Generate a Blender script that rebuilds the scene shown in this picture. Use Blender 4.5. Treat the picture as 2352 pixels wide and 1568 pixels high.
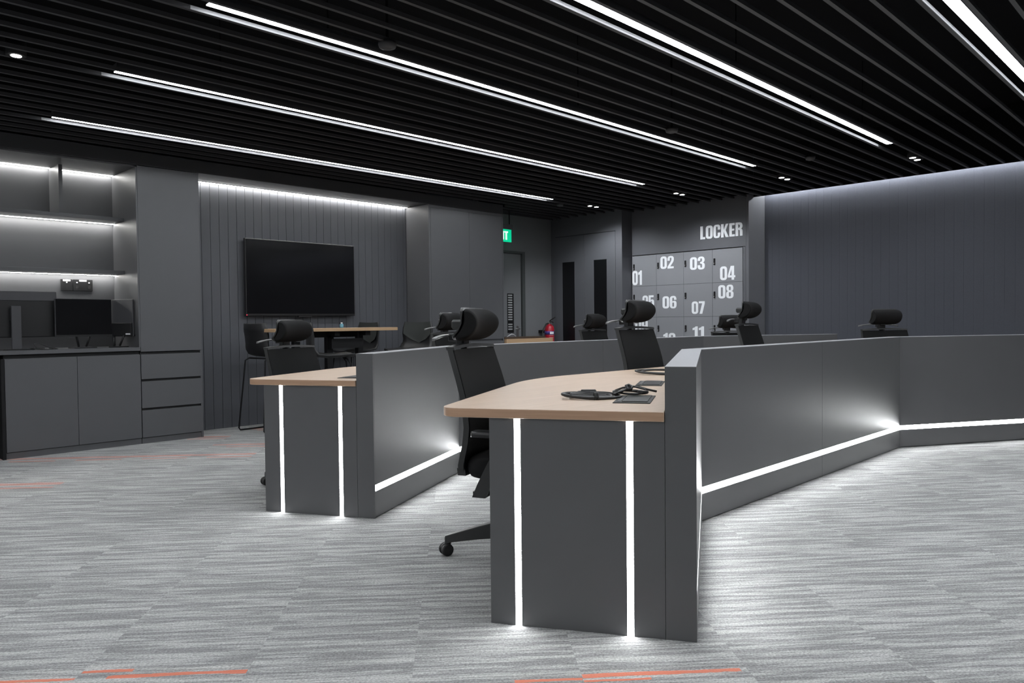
import bpy, bmesh, math, random
from mathutils import Vector, Matrix
random.seed(7)
PI = math.pi
for o in list(bpy.data.objects):
    bpy.data.objects.remove(o)
C = bpy.context.scene.collection
S = bpy.context.scene

# ------------------------------------------------------------------ camera
# world: X along the ceiling light rows, Y towards the cabinet wall, Z up; camera 1.05 m above the floor
F_PX, PIT, ROL, YAW, CAM_H = 1717.5, math.radians(1.47), math.radians(-0.59), math.radians(44.82), 1.05
fw = Vector((math.cos(YAW) * math.cos(PIT), math.sin(YAW) * math.cos(PIT), -math.sin(PIT)))
rt = Vector((math.sin(YAW), -math.cos(YAW), 0))
up = rt.cross(fw)
r2 = rt * math.cos(ROL) + up * math.sin(ROL)
u2 = -rt * math.sin(ROL) + up * math.cos(ROL)
cd = bpy.data.cameras.new('camera'); cam = bpy.data.objects.new('camera', cd); C.objects.link(cam)
cd.sensor_width = 36; cd.lens = F_PX / 2352 * 36; cd.clip_start = .05
cam.matrix_world = Matrix(((r2.x, u2.x, -fw.x, 0), (r2.y, u2.y, -fw.y, 0), (r2.z, u2.z, -fw.z, CAM_H), (0, 0, 0, 1)))
S.camera = cam
# ------------------------------------------------------------------ world + exposure
w = bpy.data.worlds.new('world'); S.world = w; w.use_nodes = True
w.node_tree.nodes['Background'].inputs[0].default_value = (.6, .65, .75, 1)
w.node_tree.nodes['Background'].inputs[1].default_value = .004
S.view_settings.view_transform = 'Standard'; S.view_settings.look = 'None'
S.view_settings.exposure = 0.0; S.view_settings.gamma = 1; S.view_settings.use_curve_mapping = False
LED_CEILING = 38.0      # ceiling light lines
LED_DESK = 40.0         # strips let into the workstations
LED_SHELF = 36.0         # strips under the shelves and the alcove soffit
LED_COVE = 100.0          # strip hidden above the right wall
SPOT_W = 56.0

# ------------------------------------------------------------------ materials
def mat(name, col, rough=.5, metal=0, bump=0, bscale=200, spec=.5, vary=0, vscale=6, emit=0, alpha=1, coat=0):
    m = bpy.data.materials.new(name); m.use_nodes = True; nt = m.node_tree; n = nt.nodes; l = nt.links
    b = n['Principled BSDF']
    b.inputs['Base Color'].default_value = (*col, 1); b.inputs['Roughness'].default_value = rough
    b.inputs['Metallic'].default_value = metal; b.inputs['Specular IOR Level'].default_value = spec
    b.inputs['Coat Weight'].default_value = coat
    if emit:
        b.inputs['Emission Color'].default_value = (*col, 1); b.inputs['Emission Strength'].default_value = emit
    if alpha < 1: b.inputs['Alpha'].default_value = alpha
    if bump or vary:
        tc = n.new('ShaderNodeTexCoord')
    if vary:
        no = n.new('ShaderNodeTexNoise'); no.inputs['Scale'].default_value = vscale; no.inputs['Detail'].default_value = 4
        l.new(tc.outputs['Object'], no.inputs['Vector'])
        mr = n.new('ShaderNodeMapRange'); mr.inputs[3].default_value = 1 - vary; mr.inputs[4].default_value = 1 + vary
        l.new(no.outputs['Fac'], mr.inputs[0])
        mx = n.new('ShaderNodeVectorMath'); mx.operation = 'SCALE'; mx.inputs[0].default_value = col
        l.new(mr.outputs[0], mx.inputs['Scale']); l.new(mx.outputs[0], b.inputs['Base Color'])
    if bump:
        nb = n.new('ShaderNodeTexNoise'); nb.inputs['Scale'].default_value = bscale; nb.inputs['Detail'].default_value = 3
        l.new(tc.outputs['Object'], nb.inputs['Vector'])
        bp = n.new('ShaderNodeBump'); bp.inputs['Strength'].default_value = bump; bp.inputs['Distance'].default_value = .002
        l.new(nb.outputs['Fac'], bp.inputs['Height']); l.new(bp.outputs['Normal'], b.inputs['Normal'])
    return m

M = {}
M['laminate'] = mat('grey_laminate', (.088, .089, .095), .42, bump=.15, bscale=500, vary=.05)
M['wallgrey'] = mat('grey_wall_paint', (.10, .103, .114), .6, bump=.1, bscale=300, vary=.05)
M['alcove'] = mat('alcove_wall_lit_grey', (.165, .172, .18), .6, bump=.1, bscale=300, vary=.05)  # wall grey lightened: light on the alcove wall and exit door put into colour
M['board'] = mat('grey_board', (.080, .083, .094), .5, bump=.12, bscale=400, vary=.06)
M['boardR'] = mat('blue_grey_wallcovering', (.062, .067, .083), .85, bump=.6, bscale=350, vary=.28, vscale=260)
M['desk'] = mat('charcoal_laminate', (.103, .103, .106), .34, bump=.12, bscale=500, vary=.05)
M['cap_sheen'] = mat('panel_top_sheen', (.42, .425, .45), .3)  # paler than the panels: reflection of the ceiling lights put into the colour
M['darkgap'] = mat('shadow_gap_black', (.01, .01, .011), .7)
M['black'] = mat('black_paint', (.006, .006, .007), .7, spec=.3)
M['slat'] = mat('black_ceiling_slat', (.038, .038, .041), .6)
M['void'] = mat('black_ceiling_void', (.003, .003, .0035), .95, spec=.1)
M['chairblack'] = mat('chair_black_plastic', (.012, .012, .013), .38)
M['chairgrey'] = mat('chair_frame_plastic', (.026, .027, .027), .35)
M['chairlight'] = mat('hanger_grey_plastic', (.16, .16, .16), .3)
M['fabric'] = mat('black_fabric', (.010, .010, .0105), .9, spec=.2, bump=.5, bscale=700)
M['padfabric'] = mat('charcoal_fabric', (.035, .038, .036), .9, bump=.5, bscale=700)
M['stoolshell'] = mat('stool_shell_black', (.012, .012, .013), .5)
M['chairlight2'] = mat('louvre_grey', (.42, .43, .44), .5)
M['steel'] = mat('brushed_steel', (.5, .5, .5), .3, metal=1)
M['screen'] = mat('black_glass_screen', (.006, .006, .007), .12)
M['bezel'] = mat('screen_bezel', (.012, .012, .013), .35)
M['monback'] = mat('monitor_back', (.05, .05, .055), .5)
M['doorglass'] = mat('dark_vision_glass', (.004, .004, .005), .35)
M['locker'] = mat('locker_grey', (.215, .22, .238), .5, vary=.03)
M['litslat'] = mat('lit_slat_side', (.30, .30, .31), .4)  # pale tone stands for lamp light on the slat side
M['white'] = mat('white_lettering', (.80, .82, .85), .6)
M['label'] = mat('white_label', (.75, .76, .78), .6)
M['red'] = mat('red_enamel', (.42, .01, .025), .3, coat=.3)
M['blue'] = mat('blue_print', (.07, .05, .25), .5)
M['pink'] = mat('print_pale_red', (.55, .2, .22), .6)
M['cable'] = mat('black_cable', (.010, .010, .011), .35)
M['rubber'] = mat('black_rubber', (.01, .01, .01), .6)
M['ledC'] = mat('ceiling_led_diffuser', (.93, .965, 1), emit=LED_CEILING)
M['ledD'] = mat('desk_led_diffuser', (.97, .99, 1), emit=LED_DESK)
M['ledS'] = mat('shelf_led_diffuser', (1, .99, .95), emit=LED_SHELF)
M['ledV'] = mat('cove_led_diffuser', (.94, .965, 1), emit=LED_COVE)
M['lamp'] = mat('downlight_lens', (1, .99, .95), emit=25)
M['exit'] = mat('exit_green', (.0, .55, .26), .5, emit=1.0)
M['exitw'] = mat('exit_white', (.8, 1, .9), .5, emit=.9)
M['redled'] = mat('standby_red', (.9, .05, .1), emit=.8)
M['dkwood'] = mat('dark_brown_board', (.05, .032, .02), .5)
for k in ('ledC', 'ledD', 'ledS', 'ledV', 'lamp'):
    M[k].node_tree.nodes['Principled BSDF'].inputs['Base Color'].default_value = (.3, .3, .3, 1)

def wood(name, c1, c2, sx, sy, sz):
    m = bpy.data.materials.new(name); m.use_nodes = True; nt = m.node_tree; n = nt.nodes; l = nt.links
    b = n['Principled BSDF']; tc = n.new('ShaderNodeTexCoord'); mp = n.new('ShaderNodeMapping')
    mp.inputs['Scale'].default_value = (sx, sy, sz)
    mp.inputs['Rotation'].default_value = (0, 0, math.radians(-30))
    no = n.new('ShaderNodeTexNoise'); no.inputs['Scale'].default_value = 1; no.inputs['Detail'].default_value = 8
    no.inputs['Roughness'].default_value = .65
    cr = n.new('ShaderNodeValToRGB'); cr.color_ramp.elements[0].position = .3; cr.color_ramp.elements[1].position = .7
    cr.color_ramp.elements[0].color = (*c1, 1); cr.color_ramp.elements[1].color = (*c2, 1)
    l.new(tc.outputs['Object'], mp.inputs[0]); l.new(mp.outputs[0], no.inputs['Vector'])
    l.new(no.outputs['Fac'], cr.inputs[0]); l.new(cr.outputs[0], b.inputs['Base Color'])
    b.inputs['Roughness'].default_value = .42
    return m
M['wood'] = wood('beech_laminate', (.50, .375, .28), (.60, .46, .355), 2.5, 60, 120)
M['woodedge'] = wood('beech_edge_band', (.36, .215, .135), (.50, .32, .21), 3, 3, 220)
M['wood2'] = wood('oak_laminate', (.40, .26, .15), (.50, .34, .20), 2.5, 60, 120)

def mesh_fabric():
    m = mat('chair_mesh', (.008, .0085, .009), .8, spec=.2)
    return m
M['mesh'] = mesh_fabric()

FARO = [(.09, .035, -.25, .25), (-.03, .02, -.1, .25)]
def carpet(name, orange):
    m = bpy.data.materials.new(name); m.use_nodes = True; nt = m.node_tree; n = nt.nodes; l = nt.links
    b = n['Principled BSDF']; b.inputs['Roughness'].default_value = .95; b.inputs['Specular IOR Level'].default_value = .1
    tc = n.new('ShaderNodeTexCoord'); oi = n.new('ShaderNodeObjectInfo')
    gt = n.new('ShaderNodeMath'); gt.operation = 'GREATER_THAN'; gt.inputs[1].default_value = .6; l.new(oi.outputs['Random'], gt.inputs[0])
    s0 = n.new('ShaderNodeMath'); s0.operation = 'MULTIPLY'; s0.inputs[1].default_value = 57.3; l.new(oi.outputs['Random'], s0.inputs[0])
    sc = n.new('ShaderNodeMath'); sc.operation = 'MULTIPLY'; l.new(s0.outputs[0], sc.inputs[0]); l.new(gt.outputs[0], sc.inputs[1])
    cx = n.new('ShaderNodeCombineXYZ'); l.new(sc.outputs[0], cx.inputs[0]); l.new(sc.outputs[0], cx.inputs[1])
    ad = n.new('ShaderNodeVectorMath'); l.new(tc.outputs['Object'], ad.inputs[0])
    vr = n.new('ShaderNodeVectorRotate'); vr.rotation_type = 'Z_AXIS'; vr.inputs['Angle'].default_value = math.radians(41); l.new(oi.outputs['Location'], vr.inputs['Vector'])
    a2 = n.new('ShaderNodeVectorMath'); l.new(cx.outputs[0], a2.inputs[0]); l.new(vr.outputs[0], a2.inputs[1]); l.new(a2.outputs[0], ad.inputs[1])
    def noise(sx, sy, detail, rough=.5, dist=0):
        mp = n.new('ShaderNodeMapping'); mp.inputs['Scale'].default_value = (sx, sy, 1); l.new(ad.outputs[0], mp.inputs[0])
        no = n.new('ShaderNodeTexNoise'); no.inputs['Scale'].default_value = 1; no.inputs['Detail'].default_value = detail
        no.inputs['Roughness'].default_value = rough; no.inputs['Distortion'].default_value = dist
        l.new(mp.outputs[0], no.inputs['Vector']); return no.outputs['Fac']
    def ramp(src, a, b_, ca, cb):
        r = n.new('ShaderNodeValToRGB'); r.color_ramp.elements[0].position = a; r.color_ramp.elements[1].position = b_
        r.color_ramp.elements[0].color = (*ca, 1); r.color_ramp.elements[1].color = (*cb, 1); l.new(src, r.inputs[0]); return r.outputs[0]
    big = noise(2.0, 34, 9, .74, .1)
    base = ramp(big, .455, .56, (.255, .257, .257), (.455, .457, .452))
    fine = noise(3.5, 190, 6, .8)
    f2 = ramp(fine, .38, .62, (.79, .79, .79), (1.16, 1.16, 1.16))
    mul = n.new('ShaderNodeMix'); mul.data_type = 'RGBA'; mul.blend_type = 'MULTIPLY'; mul.inputs[0].default_value = 1
    l.new(base, mul.inputs[6]); l.new(f2, mul.inputs[7])
    pile = noise(130, 170, 3, .7)
    p2 = ramp(pile, .3, .7, (.55, .55, .55), (1.38, 1.38, 1.38))
    m2 = n.new('ShaderNodeMix'); m2.data_type = 'RGBA'; m2.blend_type = 'MULTIPLY'; m2.inputs[0].default_value = 1
    l.new(mul.outputs[2], m2.inputs[6]); l.new(p2, m2.inputs[7])
    out = m2.outputs[2]
    if orange:
        sx = n.new('ShaderNodeSeparateXYZ'); l.new(tc.outputs['Object'], sx.inputs[0])
        nz = noise(4, 60, 4, .7)
        prev = None
        for yc, hw_, x0, x1 in orange:
            def mth(op, a_, b_=None, c_=None):
                q = n.new('ShaderNodeMath'); q.operation = op
                for k_, v_ in enumerate((a_, b_, c_)):
                    if v_ is None: continue
                    if isinstance(v_, (int, float)): q.inputs[k_].default_value = v_
                    else: l.new(v_, q.inputs[k_])
                return q.outputs[0]
            d_ = mth('ABSOLUTE', mth('SUBTRACT', sx.outputs[1], yc))
            edge = mth('ADD', mth('MULTIPLY', mth('SUBTRACT', nz, .5), hw_ * 3.2), hw_)
            band = mth('LESS_THAN', d_, edge)
            ins_ = mth('MULTIPLY', mth('GREATER_THAN', sx.outputs[0], x0), mth('LESS_THAN', sx.outputs[0], x1))
            mk = mth('MULTIPLY', band, ins_)
            prev = mk if prev is None else mth('MAXIMUM', prev, mk)
        m3 = n.new('ShaderNodeMix'); m3.data_type = 'RGBA'; l.new(mth('MULTIPLY', prev, .38 if orange is FARO else .85), m3.inputs[0]); l.new(out, m3.inputs[6])
        m3.inputs[7].default_value = (.68, .19, .11, 1); out = m3.outputs[2]
    l.new(out, b.inputs['Base Color'])
    bp = n.new('ShaderNodeBump'); bp.inputs['Strength'].default_value = .5; bp.inputs['Distance'].default_value = .003
    l.new(pile, bp.inputs['Height']); l.new(bp.outputs['Normal'], b.inputs['Normal'])
    return m
M['carpet'] = carpet('carpet_grey_streaks', None)
OR = {(-1, -1): [(.185, .009, -.25, .25), (.14, .006, -.25, .1)], (0, -1): [(.228, .009, -.25, -.1), (.19, .010, -.16, .25), (.125, .007, -.25, -.03)],
      (2, -1): [(.045, .009, .05, .25), (.0, .005, -.1, .25)], (3, -1): [(.058, .011, -.25, .23), (.028, .006, -.25, -.05)]}
M['carpetF'] = carpet('carpet_orange_accent', FARO)
for k_, v_ in OR.items(): M[k_] = carpet('carpet_orange_accent', v_)

# ------------------------------------------------------------------ mesh helpers
WL = {}     # world location of every root Empty
class MB:
    def __init__(s): s.v = []; s.f = []; s.m = []; s.sm = []; s.cm = 0; s.smooth = False
    def face(s, idx): s.f.append(idx); s.m.append(s.cm); s.sm.append(s.smooth)
    def box(s, x0, x1, y0, y1, z0, z1):
        b = len(s.v)
        s.v += [(x, y, z) for z in (z0, z1) for (x, y) in ((x0, y0), (x1, y0), (x1, y1), (x0, y1))]
        for q in ((3, 2, 1, 0), (4, 5, 6, 7), (0, 1, 5, 4), (1, 2, 6, 5), (2, 3, 7, 6), (3, 0, 4, 7)): s.face([b + i for i in q])
        return s
    def prism(s, poly, z0, z1, side_mat=None, axis='z'):
        b = len(s.v); n = len(poly)
        if sum(poly[i][0] * poly[(i + 1) % n][1] - poly[(i + 1) % n][0] * poly[i][1] for i in range(n)) < 0: poly = poly[::-1]
        P = (lambda x, y, z: (x, y, z)) if axis == 'z' else ((lambda x, y, z: (x, -z, y)) if axis == 'y' else (lambda x, y, z: (z, x, y)))
        s.v += [P(x, y, z0) for x, y in poly] + [P(x, y, z1) for x, y in poly]
        s.face([b + i for i in reversed(range(n))]); s.face([b + n + i for i in range(n)])
        k = s.cm
        if side_mat is not None: s.cm = side_mat
        for i in range(n):
            j = (i + 1) % n; s.face([b + i, b + j, b + n + j, b + n + i])
        s.cm = k; return s
    def strip(s, a, b_, w, z0, z1, off=0):
        # an upright box along the floor line a-b, thickness w towards the left of a->b starting at off
        a = Vector(a[:2]); b_ = Vector(b_[:2]); d = (b_ - a).normalized(); n = Vector((-d.y, d.x))
        s.prism([tuple(a + n * off), tuple(b_ + n * off), tuple(b_ + n * (off + w)), tuple(a + n * (off + w))], z0, z1); return s
    def tube(s, pts, r, k=8, closed=False, flat=1.0):
        pts = [Vector(p) for p in pts]; n = len(pts); b = len(s.v); sm = s.smooth; s.smooth = True
        rr = r if isinstance(r, (list, tuple)) else [r] * n
        prev = None
        for i, p in enumerate(pts):
            if closed: t = (pts[(i + 1) % n] - pts[i - 1]).normalized()
            else: t = (pts[min(i + 1, n - 1)] - pts[max(i - 1, 0)]).normalized()
            if prev is None:
                a = Vector((0, 0, 1)) if abs(t.z) < .9 else Vector((1, 0, 0)); u = t.cross(a).normalized()
            else: u = (prev - t * prev.dot(t)).normalized()
            prev = u; v = t.cross(u)
            for j in range(k):
                A = 2 * PI * j / k; s.v.append(tuple(p + (u * math.cos(A) + v * math.sin(A) * flat) * rr[i]))
        for i in range(n if closed else n - 1):
            i2 = (i + 1) % n
            for j in range(k):
                j2 = (j + 1) % k; s.face([b + i * k + j, b + i * k + j2, b + i2 * k + j2, b + i2 * k + j])
        s.smooth = sm
        if not closed:
            s.face([b + j for j in reversed(range(k))]); s.face([b + (n - 1) * k + j for j in range(k)])
        return s
    def lathe(s, prof, cx=0, cy=0, k=20, axis='z', c=(0, 0, 0)):
        b = len(s.v); sm = s.smooth; s.smooth = True
        for (r, h) in prof:
            for j in range(k):
                A = 2 * PI * j / k; x, y = r * math.cos(A), r * math.sin(A)
                if axis == 'z': s.v.append((cx + x, cy + y, h))
                elif axis == 'y': s.v.append((c[0] + x, c[1] + h, c[2] + y))
                else: s.v.append((c[0] + h, c[1] + x, c[2] + y))
        for i in range(len(prof) - 1):
            for j in range(k):
                j2 = (j + 1) % k; s.face([b + i * k + j, b + i * k + j2, b + (i + 1) * k + j2, b + (i + 1) * k + j])
        s.smooth = sm
        s.face([b + j for j in reversed(range(k))]); s.face([b + (len(prof) - 1) * k + j for j in range(k)])
        return s
    def loft(s, rings, cap=True, closed=True):
        b = len(s.v); k = len(rings[0]); sm = s.smooth; s.smooth = True
        for r in rings: s.v += [tuple(p) for p in r]
        for i in range(len(rings) - 1):
            for j in range(k if closed else k - 1):
                j2 = (j + 1) % k; s.face([b + i * k + j, b + i * k + j2, b + (i + 1) * k + j2, b + (i + 1) * k + j])
        s.smooth = sm
        if cap: s.face([b + j for j in reversed(range(k))]); s.face([b + (len(rings) - 1) * k + j for j in range(k)])
        return s
    def build(s, name, mats, parent=None, bevel=0, seg=1, local=False, label=None):
        if not isinstance(mats, (list, tuple)): mats = [mats]
        v = s.v
        if parent is not None and not local:
            L = WL.get(parent.name, Vector((0, 0, 0))); v = [(a - L[0], b - L[1], c - L[2]) for a, b, c in v]
        me = bpy.data.meshes.new(name); me.from_pydata(v, [], s.f)
        for m in mats: me.materials.append(m)
        me.polygons.foreach_set('material_index', s.m); me.polygons.foreach_set('use_smooth', s.sm)
        bm = bmesh.new(); bm.from_mesh(me); bmesh.ops.recalc_face_normals(bm, faces=bm.faces[:])
        if bevel:
            ed = [e for e in bm.edges if len(e.link_faces) == 2 and e.calc_face_angle(0) > .5]
            bmesh.ops.bevel(bm, geom=ed, offset=bevel, segments=seg, profile=.5, affect='EDGES', clamp_overlap=True)
        bm.to_mesh(me); bm.free()
        o = bpy.data.objects.new(name, me); C.objects.link(o)
        if parent is not None:
            o.parent = parent
            if not local: WL[o.name] = WL.get(parent.name, Vector((0, 0, 0)))
        else: WL[o.name] = Vector((0, 0, 0))
        if label: o['label'] = label
        return o

def thing(name, label, cat, loc=(0, 0, 0), rz=0, group=None):
    o = bpy.data.objects.new(name, None); C.objects.link(o); o.location = loc; o.rotation_euler = (0, 0, rz)
    o.empty_display_size = .1
    o['label'] = label; o['category'] = cat
    if group: o['group'] = group
    WL[o.name] = Vector(loc); return o
def tag(o, label, cat, group=None):
    o['label'] = label; o['category'] = cat
    if group: o['group'] = group
    return o
def struct(o): o['kind'] = 'structure'; return o
def bx(*a): return MB().box(*a)
def dup(root, loc, rz, label, group=None):
    r = root.copy(); C.objects.link(r); r.location = loc; r.rotation_euler = (0, 0, rz); r['label'] = label
    if group: r['group'] = group
    for ch in list(root.children):
        c = ch.copy(); C.objects.link(c); c.parent = r
        for g in list(ch.children):
            d = g.copy(); C.objects.link(d); d.parent = c
    return r
def hd(a): a = math.radians(a); return Vector((math.cos(a), math.sin(a)))

# ------------------------------------------------------------------ big structure: shell
YF, YW, YN, YA = 7.02, 7.46, 7.66, 7.52      # cabinet fronts, TV wall, shelf niche back, exit alcove wall
ZC, ZV, ZS = 2.57, 3.15, 2.475               # slat underside, black slab above, soffit underside
XD, XL, XR = 8.42, 8.65, 8.89                # door wall, locker wall, right wall
fl = struct(bx(-7.2, 9.2, -3.6, 8.0, -.25, -.006).build('floor', M['carpet']))
struct(bx(-7.2, 9.4, -3.6, 8.2, ZV, ZV + .1).build('ceiling', M['void']))
ceil = bpy.data.objects['ceiling']
# carpet tiles
UH = math.radians(-41); cu, su = math.cos(UH), math.sin(UH); TS = .502; U0, V0 = -1.15, 2.36
tm = bx(-TS / 2 + .00008, TS / 2 - .00008, -TS / 2 + .00008, TS / 2 - .00008, -.006, 0)
t0 = tm.build('carpet_tile', M['carpet'], fl)
TO = {}
for k_ in list(OR) + ['carpetF']: TO[k_] = t0.data.copy(); TO[k_].materials[0] = M[k_]
cells = []
for i in range(-14, 22):
    for j in range(-8, 26):
        u = U0 + (i + .5) * TS; v = V0 + (j + .5) * TS
        x = u * cu - v * su; y = u * su + v * cu
        if not (-.5 < x < 8.9 and -.5 < y < 7.8): continue
        dp = x * fw.x + y * fw.y; la = x * rt.x + y * rt.y
        if dp < 1.45: continue
        px = 1176 + F_PX * la / dp
        if px < -900 / dp - 60 or px > 2412 + 900 / dp: continue
        # hidden behind the workstations
        if dp > 6.2 and 860 < px < 2000: continue
        if dp > 8.6: continue
        cells.append((dp, x, y, i, j))
cells.sort(); cells = cells[:299]
far_orange = {(-5, 7), (-4, 7), (-3, 7), (-2, 7), (-2, 8), (-3, 9), (-2, 10), (-4, 5)}
for n_, (dp, x, y, i, j) in enumerate(cells):
    o = t0 if n_ == 0 else t0.copy()
    if n_: C.objects.link(o); o.parent = fl
    if (i, j) in OR: o.data = TO[(i, j)]
    elif (i, j) in far_orange: o.data = TO['carpetF']
    o.location = (x, y, 0); o.rotation_euler = (0, 0, UH)

# walls
wl = struct(bx(-3.2, 6.0, YW + .02, YN + .25, 0, ZC + .3).build('wall_left', M['wallgrey']))
wl.data.clear_geometry()
a = MB(); a.box(2.93, 5.70, YW + .012, YW + .1, 0, ZS + .1); a.box(-7.2, 2.40, YN + .012, YN + .1, 0, ZC + .5); a.box(2.40, 2.95, YN - .2, YN + .1, ZS + .1, ZC + .5)
a.box(2.39, 2.93, YF + .62, YN + .1, 0, ZS + .1); a.box(5.70, 6.0, YF + .45, YN + .1, 0, ZC + .5); a.box(2.9, 5.8, YW + .1, YN + .1, 0, ZC + .5)
bpy.data.objects.remove(wl); wl = struct(a.build('wall_left', M['wallgrey']))
BP = (5.62 - 3.129) / 27
for k in range(-2, 28):
    x0 = 3.129 + k * BP
    if x0 > 5.66: break
    b = bx(max(x0 + .0015, 2.935), min(x0 + BP - .0015, 5.665), YW, YW + .012, .0, ZS + .005)
    b.build('wall_board', M['board'], wl, bevel=.001)
# fascia above the cabinets, soffit of the alcove
tr = MB(); tr.box(-7.2, 6.92, YF - .0, YF + .03, ZS, ZC + .02); struct(tr.build('trim_1', mat('fascia_dark', (.052, .053, .057), .5)))
struct(bx(2.95, 5.69, YF + .03, YW + .0, ZS, ZS + .02).build('trim_2', M['laminate']))
# exit alcove wall
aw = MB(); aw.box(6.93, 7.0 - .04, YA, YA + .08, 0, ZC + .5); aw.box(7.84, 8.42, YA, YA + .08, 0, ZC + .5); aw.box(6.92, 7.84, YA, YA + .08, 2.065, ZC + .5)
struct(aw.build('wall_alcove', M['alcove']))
# rear wall with doors, lockers
rw = MB(); rw.box(XD, XD + .1, 6.21, 7.6, 0, ZC + .55); rw.box(XD + .1, XL + .12, 6.21, 6.25, 0, ZC + .55); rw.box(XL + .12, XL + .14, 6.15, 6.25, 0, ZC + .55)
rw.box(XL, XL + .1, 4.487, 6.2095, 1.965, ZC + .55); rw.box(XL, XL + .1, 6.20, 6.2095, 0, 1.965); rw.box(XL, XL + .1, 4.487, 4.497, 0, 1.965)
rw.prism([(XL, 4.452), (XR + .012, 4.356), (XR + .10, 4.376), (XL, 4.485)], 0, ZC + .55); rw.box(XL, XL + .1, 4.497, 6.2, 0, .235); rw.box(XL + .07, XL + .1, 4.49, 6.21, .2, 1.99)
struct(rw.build('wall_rear', M['wallgrey']))
wr = struct(bx(XR + .012, XR + .1, -3.5, 4.37, 0, ZC + .55).build('wall_right', M['boardR']))
for k in range(0, 60):
    y1 = 4.355 - k * .0912
    if y1 < -.4: break
    bx(XR, XR + .012, y1 - .0912 + .0002, y1 - .0002, 0, ZC + .2).build('wall_board', M['boardR'], wr, bevel=.0007)
struct(bx(-7.2, 9.0, -3.6, -3.5, 0, ZV).build('wall_front', M['wallgrey']))
struct(bx(-7.2, -7.1, -3.5, 7.7, 0, ZV).build('wall_side', M['wallgrey']))
# cove lip that hides the wall washer
struct(bx(8.715, 8.735, -3.4, 4.42, ZC, ZV).build('trim_3', M['void']))

# black lining of the void above the slats
lv = MB(); lv.box(8.405, 8.415, 6.205, 7.49, ZC + .03, ZV); lv.box(8.635, 8.645, 4.43, 6.195, ZC + .03, ZV)
lv.box(8.415, 8.635, 6.195, 6.205, ZC + .03, ZV); lv.box(8.645, 8.72, 4.425, 4.435, ZC + .03, ZV); lv.box(6.93, 8.405, 7.49, 7.50, ZC + .03, ZV)
lv.box(6.925, 6.935, 7.03, 7.49, ZC + .03, ZV)
struct(lv.build('trim_7', M['void']))
# ceiling slats
LEDY = [-.20, 1.06, 2.295, 3.56, 4.885, 6.25]
sy = []
for a_, b_ in zip(LEDY[:-1], LEDY[1:]):
    for k in range(8): sy.append(a_ + .10 + k * (b_ - a_) / 8)
sy += [6.25 + .10 + k * .163 for k in range(8)]
sy += [LEDY[0] - .06 - k * .16 for k in range(19)]
for y in sy:
    if y > 7.5: continue
    x1 = 8.715 if y < 4.42 else (8.65 if y < 6.21 else 8.42)
    x0 = -7.1 if y < YF - .02 else 6.94
    bx(x0, x1, y - .011, y + .011, ZC, ZC + .022).build('slat', M['slat'], ceil)
struct(bx(-7.1, 8.7, YF - .02, YF + .0, ZC + .03, ZV).build('trim_4', M['void']))

# ------------------------------------------------------------------ ceiling lights
names = {1: 'bright white ceiling light line cutting the top right corner of the view',
         2: 'brightest long ceiling light line, ending just above the right wall',
         3: 'long white ceiling light line in the middle, third from the right',
         4: 'long white ceiling light line, second from the cabinet wall',
         5: 'thin white ceiling light line nearest the television and cabinet wall'}
for i, y in enumerate(LEDY):
    if i == 0: lab = 'white ceiling light line beside the camera, outside the picture'
    else: lab = names[i]
    t = thing('linear_ceiling_light', lab, 'ceiling light', (1.55, y, ZC), group='light lines let into the slatted ceiling')
    bx(1.55, 7.05, y - .030, y + .030, ZC + .018, ZC + .06).build('housing', M['slat'], t)
    bx(1.552, 7.048, y - .027, y + .027, ZC + .014, ZC + .018).build('diffuser', M['ledC'], t)
    bx(1.50, 7.02, y + .0870, y + .0885, ZC + .001, ZC + .020).build('lit_slat_strip', M['litslat'], t)  # strip added to show the slat side lit by the lamp
    for x in (2.2, 4.3, 6.4):
        bx(x - .003, x + .003, y - .003, y + .003, ZC + .06, ZV).build('suspension_rod', M['void'], t)

for y in [-1.5] + LEDY:
    for x0 in ([-5.3, 1.55] if y < -1 else [-5.3]):
        t = thing('linear_ceiling_light', 'white ceiling light line behind or beside the camera, outside the picture', 'ceiling light', (x0, y, ZC), group='light lines of the room behind the camera')
        bx(x0, x0 + 5.5, y - .030, y + .030, ZC + .018, ZC + .06).build('housing', M['slat'], t)
        bx(x0 + .002, x0 + 5.498, y - .027, y + .027, ZC + .014, ZC + .018).build('diffuser', M['ledC'], t)
def downlight(x, y, lab, power=SPOT_W):
    t = thing('twin_downlight', lab, 'downlight', (x, y, ZC), group='twin downlights in the slatted ceiling')
    for s_ in (-.068, .068):
        MB().lathe([(.05, ZC + .0), (.05, ZC + .09), (.034, ZC + .09), (.034, ZC + .004)], x + s_, y, 20).build('trim_ring', M['black'], t)
        MB().lathe([(.027, ZC - .002), (.027, ZC + .004)], x + s_, y, 16).build('lens', M['lamp'], t)
    L = bpy.data.lights.new('downlight_lamp', 'SPOT'); L.energy = power; L.spot_size = math.radians(134); L.spot_blend = .7
    L.shadow_soft_size = .03; L.color = (.93, .96, 1)
    o = bpy.data.objects.new('downlight_lamp', L); C.objects.link(o); o.parent = t; o.location = (0, 0, -.01); o.rotation_euler = (0, math.radians(-11) if x > 5 else 0, 0)
downlight(7.82, 6.23, 'twin downlight with two small bright dots in front of the double door')
downlight(7.84, 4.93, 'twin downlight with two small bright dots in front of the lockers')
downlight(7.84, 3.62, 'twin downlight with two bright dots in front of the left end of the right wall', 14)
downlight(7.82, 2.32, 'twin downlight with two bright dots highest and furthest right, beyond the brightest light line', 14)
downlight(.985, 4.94, 'twin downlight at the left edge of the picture', 8)
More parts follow.
